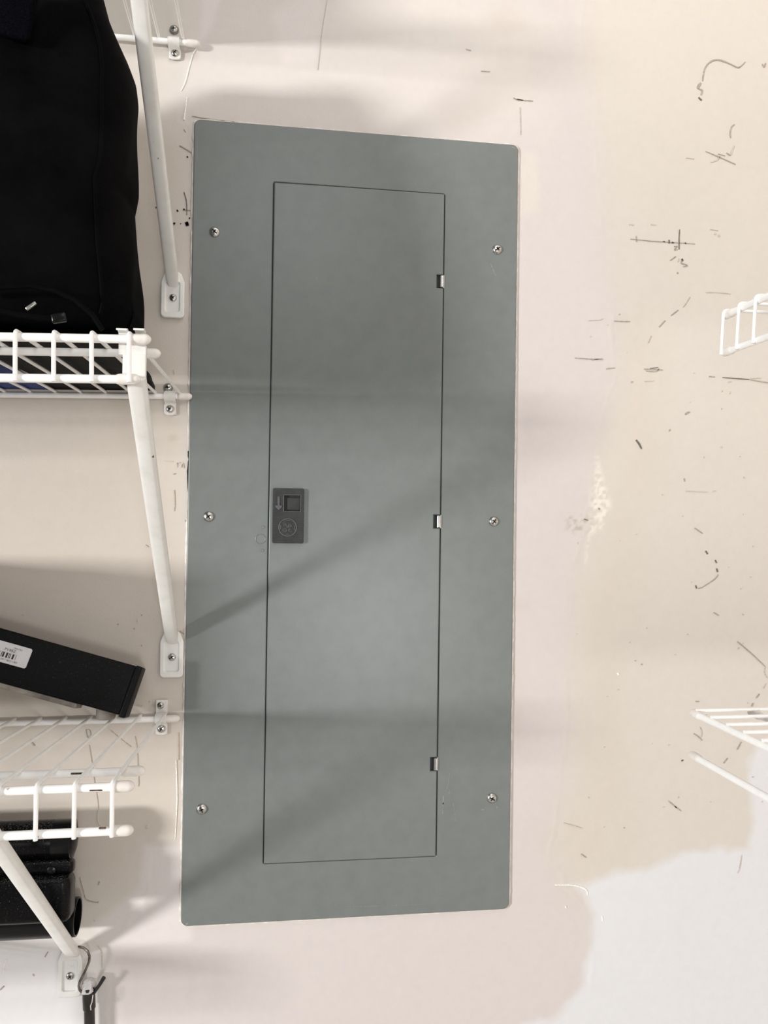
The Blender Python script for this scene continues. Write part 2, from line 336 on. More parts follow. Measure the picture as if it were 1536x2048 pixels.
ST = [
 ([(1490, 124), (1482, 132), (1475, 135), (1462, 129), (1445, 122), (1432, 120), (1420, 124), (1410, 136), (1406, 152), (1405, 162)], 3.2, 'mid'),
 ([(1401, 166), (1396, 174), (1397, 177)], 6, 'mid'), ([(1397, 178), (1404, 181), (1402, 190)], 4, 'mid'), ([(1397, 195), (1403, 201)], 4, 'dark'),
 ([(1524, 128), (1528, 134), (1531, 126)], 3, 'mid'), ([(1469, 249), (1463, 254), (1460, 266), (1461, 276)], 3, 'mid'),
 ([(1411, 303), (1440, 315), (1471, 329)], 2.2, 'mid'), ([(1421, 324), (1432, 321), (1440, 313)], 4, 'faint'), ([(1468, 291), (1463, 303), (1461, 311)], 4, 'faint'), ([(1436, 308), (1450, 312)], 2, 'mid'), ([(1453, 306), (1460, 311)], 3, 'mid'),
 ([(1372, 316), (1388, 318)], 1.6, 'faint'), ([(1261, 478), (1300, 482), (1330, 484), (1360, 486), (1390, 488)], 1.9, 'mid'), ([(1272, 472), (1273, 484)], 1.5, 'mid'),
 ([(1359, 459), (1358, 476), (1358, 499)], 2.0, 'dark'), ([(1338, 480), (1338, 487)], 2.6, 'dark'), ([(1343, 485), (1347, 486)], 3.4, 'dark'), ([(1326, 483), (1330, 484)], 3, 'dark'), ([(1369, 486), (1372, 487)], 3, 'dark'),
 ([(1348, 493), (1354, 493), (1350, 497), (1349, 500), (1355, 499)], 2, 'mid'), ([(1340, 521), (1351, 513)], 2, 'mid'), ([(1357, 517), (1356, 524)], 1.5, 'faint'),
 ([(1365, 518), (1362, 526), (1371, 529), (1374, 532), (1366, 533)], 2.6, 'mid'), ([(1363, 518), (1366, 522)], 4, 'dark'), ([(1354, 545), (1356, 547)], 3, 'mid'),
 ([(1302, 449), (1312, 450)], 1.6, 'faint'), ([(1258, 449), (1268, 450)], 1.5, 'faint'), ([(1420, 459), (1436, 461)], 1.6, 'faint'), ([(1429, 467), (1431, 469)], 4, 'faint'), ([(1436, 470), (1439, 473)], 4, 'faint'),
 ([(1412, 585), (1435, 585), (1461, 588)], 1.8, 'faint'), ([(1379, 594), (1372, 606), (1366, 614)], 1.6, 'faint'), ([(1356, 620), (1342, 631)], 1.8, 'mid'), ([(1330, 641), (1318, 654)], 2, 'mid'), ([(1302, 672), (1296, 686)], 1.6, 'faint'),
 ([(1177, 641), (1200, 640)], 1.6, 'faint'), ([(1228, 642), (1250, 643), (1260, 643)], 2.2, 'mid'), ([(1150, 716), (1180, 718), (1206, 719)], 2.2, 'mid'), ([(1184, 720), (1204, 717)], 1.8, 'mid'),
 ([(1212, 738), (1217, 737), (1230, 736)], 2, 'mid'), ([(1288, 738), (1306, 739), (1326, 740)], 2.4, 'mid'), ([(1292, 742), (1312, 743), (1318, 737)], 2, 'mid'), ([(1300, 737), (1316, 735)], 1.8, 'dark'), ([(1262, 764), (1266, 764)], 3, 'mid'), ([(1289, 763), (1308, 762)], 1.8, 'faint'),
 ([(1418, 753), (1430, 754)], 2.6, 'mid'), ([(1445, 755), (1470, 757), (1498, 759)], 2.4, 'dark'), ([(1498, 759), (1520, 763), (1540, 766)], 2.4, 'mid'), ([(1500, 757), (1522, 756)], 1.5, 'faint'), ([(1456, 764), (1462, 763)], 2.4, 'faint'),
 ([(1370, 829), (1374, 826), (1379, 824)], 4, 'mid'), ([(1338, 862), (1340, 859)], 3, 'mid'), ([(1272, 880), (1278, 888), (1283, 898)], 4, 'dark'), ([(1442, 893), (1443, 896)], 3, 'faint'),
 ([(1368, 957), (1369, 963)], 2, 'mid'), ([(1372, 982), (1415, 984)], 1.4, 'faint'), ([(1424, 982), (1431, 982)], 3, 'faint'), ([(1197, 1016), (1199, 1019)], 3, 'mid'),
 ([(1389, 1056), (1405, 1067)], 1.6, 'mid'), ([(1411, 1102), (1415, 1108)], 4, 'dark'), ([(1430, 1120), (1433, 1126)], 3, 'dark'), ([(1433, 1137), (1435, 1144)], 2.6, 'dark'), ([(1436, 1149), (1428, 1159), (1405, 1174)], 1.8, 'mid'),
 ([(1391, 1171), (1393, 1177)], 3, 'dark'), ([(1396, 1177), (1404, 1175)], 3, 'mid'), ([(1427, 1225), (1437, 1231)], 2.6, 'mid'), ([(1168, 1038), (1176, 1041)], 2, 'dark'),
 ([(1474, 1283), (1500, 1305), (1530, 1333)], 1.9, 'mid'), ([(1530, 1333), (1528, 1345), (1534, 1356)], 2, 'faint'), ([(1531, 1367), (1526, 1377)], 2, 'faint'), ([(1518, 1388), (1512, 1396)], 2.5, 'mid'), ([(1506, 1406), (1503, 1413)], 3, 'mid'),
 ([(1391, 1403), (1398, 1403)], 2.4, 'mid'), ([(1387, 1467), (1396, 1473), (1404, 1481)], 2.4, 'mid'), ([(1400, 1454), (1403, 1464), (1402, 1474)], 1.5, 'faint'), ([(1482, 1484), (1474, 1499)], 1.8, 'mid'), ([(1455, 1516), (1447, 1526)], 2, 'mid'), ([(1363, 1522), (1366, 1520)], 3, 'dark'),
 ([(1337, 1602), (1350, 1613), (1362, 1622)], 2.6, 'mid'), ([(1349, 1612), (1353, 1615)], 3, 'light'), ([(1483, 1710), (1479, 1735), (1475, 1746)], 2, 'faint'), ([(1128, 1646), (1150, 1652), (1163, 1656)], 1.6, 'faint'), ([(1162, 1708), (1172, 1715)], 2.5, 'mid'),
 ([(1247, 1655), (1249, 1656)], 3, 'mid'), ([(1282, 1328), (1284, 1329)], 3, 'mid'), ([(1270, 1321), (1271, 1322)], 2, 'mid'), ([(1176, 1594), (1178, 1596)], 2, 'faint'),
 ([(1027, 196), (1038, 200), (1066, 202)], 2.0, 'mid'), ([(1034, 199), (1046, 201)], 2.8, 'mid'), ([(962, 142), (980, 143)], 1.5, 'faint'), ([(932, 98), (942, 101)], 2.2, 'faint'), ([(1040, 215), (1041, 270)], 1.2, 'faint'),
 ([(368, 258), (372, 264)], 1.6, 'faint'), ([(359, 291), (370, 297), (389, 309)], 1.8, 'mid'), ([(374, 313), (376, 315)], 4, 'black'), ([(368, 384), (373, 402), (374, 430)], 2, 'dark'),
 ([(312, 414), (313, 416)], 3, 'black'), ([(354, 420), (356, 423)], 4, 'black'), ([(367, 418), (369, 420)], 4, 'black'), ([(386, 420), (389, 421)], 4.5, 'black'), ([(378, 436), (380, 437)], 4, 'black'), ([(361, 447), (362, 448)], 3, 'black'), ([(347, 446), (350, 448)], 5, 'black'), ([(371, 449), (377, 447)], 9, 'black'), ([(373, 450), (376, 445)], 6, 'dark'), ([(366, 420), (386, 421)], 1.5, 'mid'),
 ([(348, 740), (349, 748)], 1.6, 'faint'), ([(328, 921), (346, 923)], 1.5, 'faint'), ([(354, 925), (354, 935)], 1.8, 'faint'), ([(354, 926), (360, 925)], 1.8, 'faint'), ([(362, 935), (365, 926), (368, 936)], 1.8, 'faint'), ([(347, 948), (351, 947)], 2.6, 'mid'), ([(348, 980), (349, 1005), (348, 1022)], 1.6, 'faint'),
 ([(377, 902), (378, 925), (376, 950), (377, 984)], 4.5, 'black'), ([(370, 1040), (375, 1050), (373, 1056)], 2, 'mid'), ([(291, 1090), (296, 1094)], 2, 'faint'),
 ([(360, 1262), (370, 1270)], 2.0, 'mid'), ([(40, 1231), (48, 1230)], 3.5, 'faint'), ([(235, 1248), (237, 1249)], 4, 'mid'), ([(268, 1256), (269, 1258)], 3, 'mid'), ([(283, 1290), (284, 1292)], 2.6, 'mid'), ([(274, 1238), (276, 1244)], 2, 'faint'), ([(283, 1229), (284, 1231)], 2.4, 'mid'), ([(274, 1410), (284, 1412)], 4, 'tan'), ([(298, 1403), (299, 1404)], 3, 'mid'),
 ([(172, 1459), (174, 1472), (178, 1478)], 2, 'mid'), ([(173, 1459), (179, 1460), (181, 1468), (178, 1476)], 1.6, 'mid'), ([(178, 1490), (183, 1520), (189, 1565), (196, 1610), (195, 1640), (203, 1654)], 1.0, 'faint'), ([(60, 1480), (66, 1488), (69, 1491)], 3, 'mid'), ([(220, 1460), (240, 1477), (262, 1494)], 1.5, 'faint'),
 ([(270, 1472), (274, 1500), (277, 1560), (276, 1573)], .7, 'faint'), ([(293, 1651), (294, 1657)], 3.5, 'faint'), ([(160, 1755), (168, 1785), (172, 1798), (184, 1803), (195, 1805)], 1.8, 'mid'), ([(195, 1804), (197, 1805)], 3.5, 'mid'), ([(199, 1763), (197, 1770)], 3, 'mid'), ([(14, 1918), (9, 1930), (8, 1945)], 1.8, 'light'), ([(96, 1903), (90, 1914)], 2, 'mid'), ([(66, 1948), (68, 1952)], 3, 'faint'), ([(0, 1980), (8, 1972)], 2, 'mid'), ([(188, 1838), (190, 1842)], 3, 'faint'),
 ([(195, 1890), (203, 1905), (204, 1935)], 1.6, 'faint'), ([(386, 108), (378, 135), (370, 165), (362, 182)], 2.2, 'light'), ([(374, 195), (368, 240)], 2.0, 'light'), ([(394, 95), (386, 108)], 2.5, 'light'), ([(655, 0), (645, 60), (635, 140)], .9, 'faint'), ([(352, 1520), (354, 1600), (350, 1680)], 2, 'light'), ([(357, 1465), (357, 1520)], 1.6, 'tan'), ([(384, 232), (420, 238), (470, 244)], 1.3, 'faint'),
 ([(1110, 1770), (1145, 1770), (1170, 1778), (1175, 1790)], 3, 'light'), ([(1131, 1812), (1132, 1816)], 3, 'light'), ([(1204, 1832), (1205, 1842)], 3, 'light'), ([(1235, 1346), (1237, 1350)], 4, 'light')]
for pts, wd, kd in ST: stroke(pts, wd, kd)
for i in range(46):                                        # little nicks scattered over the beige paint
    x = random.uniform(1130, 1536); y = random.uniform(620, 1680); a = random.uniform(0, 6.28); l = random.uniform(1, 4)
    stroke([(x, y), (x+l*math.cos(a), y+l*math.sin(a))], random.uniform(1.2, 2.2), 'faint', name='nick')

# ------------------------------------------------------------------ electrical panel
p0 = Vector((-.0954, 0, CZ+.4466)); PW, PH = .3749, .8990
x0, z1 = p0.x, p0.z; x1, z0 = x0+PW, z1-PH
dx0, dz1 = -.0056, CZ+.3814; dx1, dz0 = dx0+.1964, dz1-.7678
panel = thing('electrical_panel', 'tall grey metal breaker panel cover with hinged door on beige wall', 'electrical panel', ((x0+x1)/2, 0, z0))
G = .0009
V, Fc = wall_plate([rrect(x0, z0, x1, z1, .0075), rrect(dx0-G, dz0-G, dx1+G, dz1+G, .002, 3)[::-1]], .0003, .0034, .0012)
mk('cover_plate', V, Fc, m_panel, panel, sharp=60)
V, Fc = wall_plate([rrect(dx0-.006, dz0-.006, dx1+.006, dz1+.006, .002, 2)], .0001, .0012)
mk('backing', V, Fc, m_dark, panel, smooth=False)
hin = [PX(879, 563, .004), PX(872, 1043, .004), PX(866, 1528, .004)]
L = [(dx0, dz0), (dx1, dz0)]
for h in hin[::-1]: L += [(dx1, h.z-.0078), (dx1-.0078, h.z-.0078), (dx1-.0078, h.z+.0078), (dx1, h.z+.0078)]
L += [(dx1, dz1), (dx0, dz1)]
V, Fc = wall_plate([L], .0012, .0052, .0014); door = mk('door', V, Fc, m_panel, panel, sharp=60)
for h in hin:
    hx = dx1-.0016
    V, Fc = capsule((hx, -.0036, h.z-.0065), (hx, -.0036, h.z+.0065), .0027, 16, 2, .3); hb = mk('hinge', V, Fc, m_chrome, panel)
    V, Fc = box((hx+.0024, -.0030, h.z), AX, (.0006, .0012, .0075)); mk('hinge_leaf', V, Fc, m_chrome, hb, smooth=False)
def pan_screw(P, r, parent, mat=m_zinc, hexes=True, name='screw', rot=.3, tall=.45):
    ax = Vector((0, -1, 0)); P = Vector(P)
    V, Fc = lathe([(r*1.0, 0), (r*1.04, r*.14), (r*.98, r*.26), (r*.80, r*tall), (r*.55, r*(tall+.10)), (r*.05, r*(tall+.13))], P, ax, 20)
    s = mk(name, V, Fc, mat, parent)
    mb = MB(); hh = r*(tall+.10)
    for k in range(2):
        a = rot+k*math.pi/2; X_ = Vector((math.cos(a), 0, math.sin(a))); Z_ = Vector((-math.sin(a), 0, math.cos(a)))
        mb.add(*box(P+ax*hh, (X_, -ax, Z_), (r*(.62 if k == 0 else .42), r*.07, r*.13)))
    mb.build('recess', m_slot, s, smooth=False); return s
for k, (x, y) in enumerate(((429, 463), (995, 498), (417, 1033), (988, 1043), (403, 1619), (984, 1597))):
    p = PX(x, y, .005); V, Fc = lathe([(.0061, 0), (.0061, .0004), (.0055, .0007)], (p.x, -.0034, p.z), (0, -1, 0), 24)
    pan_screw((p.x, -.0033, p.z), .0056, panel, rot=[2.4, .6, 2.2, .9, 2.0, 2.6][k])
# latch
la, lb_ = PX(546, 976, .008), PX(607, 1087, .008); LD = .0095
ha, hb = PX(568, 990, LD), PX(601, 1023, LD)
V, Fc = wall_plate([rrect(la.x, lb_.z, lb_.x, la.z, .0022, 5), [(ha.x, ha.z), (hb.x, ha.z), (hb.x, hb.z), (ha.x, hb.z)][::-1]], .0050, LD, .0007)
latch = mk('latch', V, Fc, m_latch, panel, loc=((la.x+lb_.x)/2, -.0044, (la.z+lb_.z)/2))
mb = MB(); mb.add(*box(((ha.x+hb.x)/2, -.0050, (ha.z+hb.z)/2), AX, ((hb.x-ha.x)/2-.0002, .0005, (ha.z-hb.z)/2-.0002)))
mb.build('finger_recess', m_slot, latch, smooth=False)
mb = MB(); mb.add(*box(((ha.x+hb.x)/2+.0018, -.0063, (ha.z+hb.z)/2-.0008), AX, ((hb.x-ha.x)/2-.0021, .001, (ha.z-hb.z)/2-.0022), .0004))
mb.build('catch', m_dark, latch)
mb = MB()                                                     # pale rim of the recess, on the right and below
for a, c in (((hb.x+.0003, hb.z-.0004), (hb.x+.0003, ha.z)), ((ha.x-.0003, hb.z-.0003), (hb.x+.0003, hb.z-.0003)), ((ha.x, ha.z+.0003), (hb.x, ha.z+.0003)), ((ha.x-.0003, hb.z), (ha.x-.0003, ha.z))):
    mb.add(*tube([(a[0], -LD, a[1]), (c[0], -LD, c[1])], .00045, 8))
mb.build('recess_rim', m_relief, latch)
q = lambda x, y: tuple(PX(x, y, LD)[i] for i in (0, 2))
V, Fc = wall_plate([[q(555, 993), q(559.4, 993), q(559.6, 1011), q(563.6, 1010.6), q(564, 1014), q(557.6, 1020.5), q(550.6, 1014), q(551, 1010.6), q(555.2, 1011)]], LD-.0003, LD+.0009, .0002)
mk('arrow', V, Fc, m_relief, latch)
ec = PX(575.5, 1055, LD); er = 17.2*(DIST-LD)/F
mb = MB(); mb.add(*tube([(ec.x+er*math.cos(a), -LD-.0001, ec.z+er*math.sin(a)) for a in np.linspace(0, 2*math.pi, 41)], .0007, 8))
for k in range(4):                                            # little curled strokes just inside the ring
    a0 = math.pi/4+k*math.pi/2+.75
    mb.add(*tube([(ec.x+er*rr*math.cos(a0+t), -LD-.0001, ec.z+er*rr*math.sin(a0+t)) for t, rr in ((-.32, .86), (-.1, .80), (.12, .80), (.3, .88))], .0005, 6))
def es(pts): mb.add(*tube([(ec.x+er*a, -LD-.0001, ec.z+er*c) for a, c in pts], .0006, 6))
es([(-.05, -.02), (-.12, .22), (-.25, .38), (-.42, .42), (-.52, .30), (-.42, .18), (-.28, .24), (-.22, .36)])                # upper-left loop of the script G
es([(-.12, -.16), (-.30, -.08), (-.48, -.16), (-.54, -.34), (-.42, -.50), (-.22, -.48), (-.12, -.34), (-.22, -.24), (-.34, -.32), (-.30, -.42)])
es([(.02, .08), (.12, .34), (.26, .46), (.16, .28), (.08, .08), (.20, .06), (.40, .12), (.44, .28), (.32, .36), (.24, .26), (.34, .18)])
es([(.30, -.12), (.14, -.16), (.10, -.30), (.20, -.46), (.38, -.48), (.50, -.38)]); es([(.14, -.28), (.30, -.24), (.36, -.30)]); es([(-.05, -.02), (.08, .0), (.02, .12)])
mb.build('emblem', m_relief, latch)
for x, y, r in ((521, 1078, 9.5), (526, 1054, 3.6), (525, 1101, 3.6)):
    p = PX(x, y, .004); r *= .911/F
    if r > .004: V, Fc = tube([(p.x+r*math.cos(a), -.0034, p.z+r*math.sin(a)) for a in np.linspace(0, 2*math.pi, 33)], .0005, 8)
    else: V, Fc = lathe([(r, -.0002), (r*.8, .0005), (r*.3, .0007)], (p.x, -.0034, p.z), (0, -1, 0), 14)
    mk('knockout', V, Fc, m_panel, panel)
for pts, wd in (([(886, 1590), (884, 1625)], 3), ([(898, 1577), (897, 1585)], 3), ([(882, 1608), (890, 1600)], 2.5), ([(800, 1520), (790, 1555)], 2), ([(770, 1556), (790, 1566)], 3), ([(992, 1610), (993, 1616)], 3), ([(960, 1619), (966, 1616)], 4), ([(740, 1620), (760, 1655)], 2), ([(980, 530), (990, 555)], 2), ([(905, 1603), (910, 1640)], 2),
                ([(900, 1535), (893, 1575)], 1.6), ([(640, 968), (675, 967)], 1.5), ([(650, 1800), (700, 1810), (850, 1805)], 1.0), ([(372, 1846), (378, 1843)], 5), ([(1022, 296), (1028, 300)], 5)):
    stroke(pts, wd, parent=panel, d=.0036 if not (540 < pts[0][0] < 870 and pts[0][1] < 1700) else .0046, name='scuff', mat=m_scuff)
# caulk bead, uneven, all round the cover
P = rrect(x0-.0006, z0-.0006, x1+.0006, z1+.0006, .008, 6); Q = []
for i in range(len(P)):
    a, c = Vector((P[i][0], 0, P[i][1])), Vector((P[(i+1) % len(P)][0], 0, P[(i+1) % len(P)][1])); n = max(1, int((c-a).length/.006))
    Q += [a.lerp(c, k/n) for k in range(n)]
rad = [.0015*(1+.55*random.uniform(-1, 1))*(0.25 if (q.x < x0 and CZ-.0 < q.z < CZ+.08) else 1) for q in Q]; Q.append(Q[0]); rad.append(rad[0])
V, Fc = tube(Q, .001, 8, False, rad); mk('caulk_bead', V, Fc, m_caulk, wall)

# ------------------------------------------------------------------ wire shelves
RR, RW = .0032, .00165
def shelf(label, B, Fp, F2, u, length, sB, sF, pitch, nw, mid=.83, ov=(0, 0, 0, 0), group=None, lipwires=True, capmat=m_cap):
    """B / Fp / F2: ends of wall rail, front rail and lower lip rail; u: along the rails; wires start sB / sF in from those ends"""
    u = Vector(u).normalized(); v = (Fp-B); v = (v-u*v.dot(u)); vl = v.length; v = v/vl
    wv_ = v.cross(u); wv_ = -wv_ if wv_.z < 0 else wv_; wv_.normalize()
    t = thing('wire_shelf', label, 'wire shelf', B+u*(length*.5), group)
    M_ = B.lerp(Fp, mid)+u*ov[1] - wv_*.0005
    for k, (p, cap) in enumerate(((B, .011), (M_, .014), (Fp, .013), (F2, .013))):
        if p is None: continue
        V, Fc = tube([p+u*.004, p+u*length], RR, 12); mk('rail', V, Fc, m_wire, t)
        V, Fc = capsule(p+u*RR*1.2, p+u*cap, RR*1.28, 14, 5, 1.25); mk('end_cap', V, Fc, capmat, t)
    top = RR+RW*.55
    b0 = B+u*sB+wv_*top; f0 = Fp+u*sF+wv_*top
    dn = (F2-Fp); dn = dn-u*dn.dot(u); dl = dn.length; dn = dn/dl
    out = (v-dn*v.dot(dn)).normalized(); P = [b0-v*.003, b0.lerp(f0, .35), b0.lerp(f0, .7), f0-v*.004]
    c = Fp+u*sF
    if lipwires:
        for a in (20, 45, 70, 90): r_ = math.radians(a); P.append(c + (wv_*math.cos(r_)+out*math.sin(r_))*top)
        P += [c+out*top+dn*(dl*.5), c+out*top+dn*(dl+RR*.9)]
    else:
        P += [c+wv_*(top)-v*.001, c+wv_*(top*.98)+out*.001]
    V, Fc = tube(P, RW, 8); w0 = mk('wire', V, Fc, m_wire, t, loc=b0)
    for k in range(1, nw):
        o = w0.copy(); COL.objects.link(o); o.parent = t; o.location = w0.location+u*(pitch*k)
    if not lipwires:
        for k in (.55, .9):
            V, Fc = tube([Fp+u*length*k, Fp+dn*dl+u*length*k], RW*1.2, 8); mk('lip_hanger', V, Fc, m_wire, t)
    return t
dB = .0085
def left_shelf(label, pb, pf, pl, roll, wb, wf, dF, nw=26, yaw=0, **k):
    B = PX(*pb, dB); Fp = PX(*pf, dF); F2 = PX(*pl, dF+.001)
    u = Vector((-math.cos(roll), yaw, -math.sin(roll)))
    Bw = PX(*wb, dB); Fw_ = PX(*wf, dF)
    return shelf(label, B, Fp, F2, u, .70, abs(B.x-Bw.x), abs(Fp.x-Fw_.x), .0262, nw, ov=(0, k.pop('mo', 0), 0, 0), group='white wire shelves on the left', **k)
left_shelf('white wire shelf at top left above the black bag, seen from below', (398, 88), (320, -384), (318, -300), .008, (366, 86), (275, -384), .31, mid=.80)
left_shelf('white wire shelf at left holding the black bag', (382, 793), (299, 679), (278, 759), .026, (359, 792), (260, 678), .31, mid=.83)
low = left_shelf('white wire shelf at lower left under the black bar', (358, 1437), (266, 1572), (264, 1660), .010, (330, 1437), (227, 1574), .31, mid=.83)
for x, y, d, wd in ((154, 1547, .2615, .0040), (192, 1580, .3125, .0040), (205, 1656, .3140, .0018), (72, 1674, .3145, .0009)):   # rust and black chips in the coating
    p = PX(x, y, d); V, Fc = capsule(p-Vector((wd, 0, 0)), p+Vector((wd, 0, 0)), .0008, 8, 2); mk('paint_chip', V, Fc, m_chip, low)
# right-hand shelves run out from the side wall, front edge towards the panel
def right_shelf(label, pf, pl, d, first, depth_, group='white wire shelves at right', **k):
    Fp = PX(*pf, d); F2 = PX(*pl, d+.002); B = Vector((WR-.0085, Fp.y, Fp.z+depth_))
    return shelf(label, B, Fp, F2, (0, -1, 0), .95, first, first, .0258, 36, group=group, mid=.8, **k)
right_shelf('upper right white wire shelf with short upright wires along its edge', (1449, 632), (1447, 706), .196, .0052, 0)
right_shelf('lower right white wire shelf with separate rod hanging below', (1384, 1425), (1382, 1509), .196, .0095, 0, lipwires=False)

# braces from the wall up to the front rail
sec = []
for k in range(20):
    a = 2*math.pi*k/20; ca_, sa_ = math.cos(a), math.sin(a); sec.append((.0072*math.copysign(abs(ca_)**.55, ca_), .0050*math.copysign(abs(sa_)**.62, sa_)))
def PY(P):
    D = Vector(P)-CAMP; return 1024-F*D.dot(UP)/D.dot(FW)
def brace(label, plate_px, low_px, top, head=False, lett=None, chips=()):
    c = PX(*plate_px); t = thing('shelf_brace', label, 'shelf brace', (c.x, 0, c.z-.024), 'white diagonal shelf braces')
    pw, ph = .0128, .0245
    L = [(c.x-pw+.004, c.z-ph), (c.x+pw-.004, c.z-ph), (c.x+pw-.001, c.z-ph+.0015), (c.x+pw, c.z-ph+.004), (c.x+pw, c.z+ph*.62), (c.x+pw*.72, c.z+ph*1.0), (c.x+pw*.35, c.z+ph*1.15), (c.x-pw*.35, c.z+ph*1.15), (c.x-pw*.72, c.z+ph*1.0), (c.x-pw, c.z+ph*.62), (c.x-pw, c.z-ph+.004), (c.x-pw+.001, c.z-ph+.0015)]
    V, Fc = wall_plate([L, rrect(c.x-pw*.58, c.z-ph*.72, c.x+pw*.58, c.z+ph*.62, .0022, 4)[::-1]], .0003, .0042, .0013); pl = mk('wall_plate', V, Fc, m_brace, t)
    V, Fc = wall_plate([rrect(c.x-pw*.75, c.z-ph*.85, c.x+pw*.75, c.z+ph*.72, .002, 3)], .0003, .0020, .0002); mk('plate_web', V, Fc, m_brace, pl)
    pan_screw((c.x+.0002, -.002, c.z-.002), .0041, t, rot=.7)
    if lett:
        V, Fc = text_mesh(lett, .0062, .00025); mk('embossing', [(c.x+v.x, -.0021-v.z, c.z+.0072+v.y) for v in V], Fc, m_brace, pl, smooth=False)
    lo_ = PX(*low_px, .0075); top = Vector(top)
    d = (top-lo_).normalized(); P = [lo_-d*.004, lo_+d*.012]+[lo_.lerp(top, k/8) for k in range(1, 9)]
    V, Fc = sweep(P, sec, (1, 0, 0)); 
    n = len(sec)
    for i in range(n):                                    # squashed foot where the tube runs into its plate
        V[i] = Vector((lo_.x+(V[i].x-lo_.x)*.8, -.0022+(V[i].y-lo_.y)*.4, V[i].z))
    mk('tube', V, Fc, m_brace, t)
    for (x, y, wd, hg) in chips:                          # where the white paint has been knocked off
        f = min((k/400 for k in range(401)), key=lambda k: abs(PY(lo_.lerp(top, k))-y)); q_ = lo_.lerp(top, f); p = PX(x, y, -q_.y)
        V, Fc = box((p.x, q_.y-.0052, p.z), AX, (wd, .0007, hg), .0003); mk('paint_chip', V, Fc, m_chip, t)
    return t
Mf = PX(269, 679, .31)
bt = brace('white brace under the bag shelf, plate screwed at panel mid-left', (344, 1310), (344, 1278), PX(272, 752, .303), chips=((308, 911, .0007, .0022), (311, 977, .0012, .0014), (309, 984, .0006, .0016)))
# head of that brace: folded sheet with two tabs hooked over the front rail
hx = PX(268, 720, .305); mb = MB()
hw = .0085
mb.add(*box((hx.x, -.302, (PX(268, 690, .302).z+PX(268, 756, .302).z)/2), AX, (hw, .0022, (PX(268, 690, .302).z-PX(268, 756, .302).z)/2), .001))
mb.build('head', m_brace, bt)
for x in (237+8, 277+2):
    p = PX(x, 679, .31); V, Fc = sweep([p+Vector((0, .0062, -.010)), p+Vector((0, .0062, .003)), p+Vector((0, .0045, .0062)), p+Vector((0, -.0005, .0074)), p+Vector((0, -.0050, .0064))], [(-.0037, -.0007), (.0037, -.0007), (.0037, .0007), (-.0037, .0007)], (1, 0, 0))
    mk('hook_tab', V, Fc, m_brace, bt, smooth=False)
brace('white brace right of the black bag, rising to the top shelf', (346, 593), (345, 560), PX(237, -345, .303), chips=((309, 287, .0004, .0012), (318, 318, .0004, .0022), (322, 350, .0006, .0016), (325, 375, .0012, .0004), (327, 424, .0012, .0006)))
brace('white brace at bottom left with the S hook on its plate', (141, 1946), (147, 1908), PX(-66, 1600, .303), lett='CM')

# clips holding the wall rails
def clip(label, rail_px, screw_px, up_px, uptab=False):
    r = PX(*rail_px, dB); t = thing('wall_clip', label, 'shelf clip', (r.x, 0, r.z-.015), 'white clips on the wall rails')
    s = PX(*screw_px, .002); P = [(r.x, -.0012, r.z+RR+.004 if not uptab else r.z+.019), (r.x, -.0015, r.z+RR+.0012)]
    for a in (60, 30, 0, -30, -60, -85): q_ = math.radians(a); P.append((r.x, -dB-(RR+.0014)*math.cos(q_), r.z+(RR+.0014)*math.sin(q_)))
    P += [(r.x, -.0036, r.z-RR-.0026), (r.x, -.0014, r.z-RR-.0050), (r.x, -.0014, s.z-.0062)]
    V, Fc = sweep(P, [(-.0062, -.0010), (.0062, -.0010), (.0062, .0010), (-.0062, .0010)], (1, 0, 0)); mk('body', V, Fc, m_clip, t, sharp=50)
    V, Fc = wall_plate([rrect(s.x-.0066, s.z-.0070, s.x+.0066, s.z+.0072, .004, 5)], .0004, .0030, .0008); mk('tab', V, Fc, m_clip, t)
    pan_screw((s.x, -.0030, s.z), .0042, t, rot=1.0)
    p = PX(*up_px, .002)
    if uptab: V, Fc = wall_plate([rrect(p.x-.0052, p.z-.0120, p.x+.0062, p.z+.0062, .003, 5)], .0003, .0022, .0006); mk('upper_tab', V, Fc, m_clip, t)
    else: V, Fc = lathe([(.0052, 0), (.0050, .0012), (.003, .0016)], (p.x, 0, p.z), (0, -1, 0), 18); mk('anchor', V, Fc, m_grey, t)
    pan_screw((p.x, -.0016, p.z), .0038, t, rot=.2)
clip('small white clip on top shelf wall rail, upper left corner of panel', (348, 84), (350, 107), (348, 58))
clip('small white clip on wall rail of the bag shelf', (340, 793), (340, 818), (336, 775))
clip('small white clip on lower shelf wall rail beside the black bar', (322, 1437), (323, 1457), (321, 1411), True)

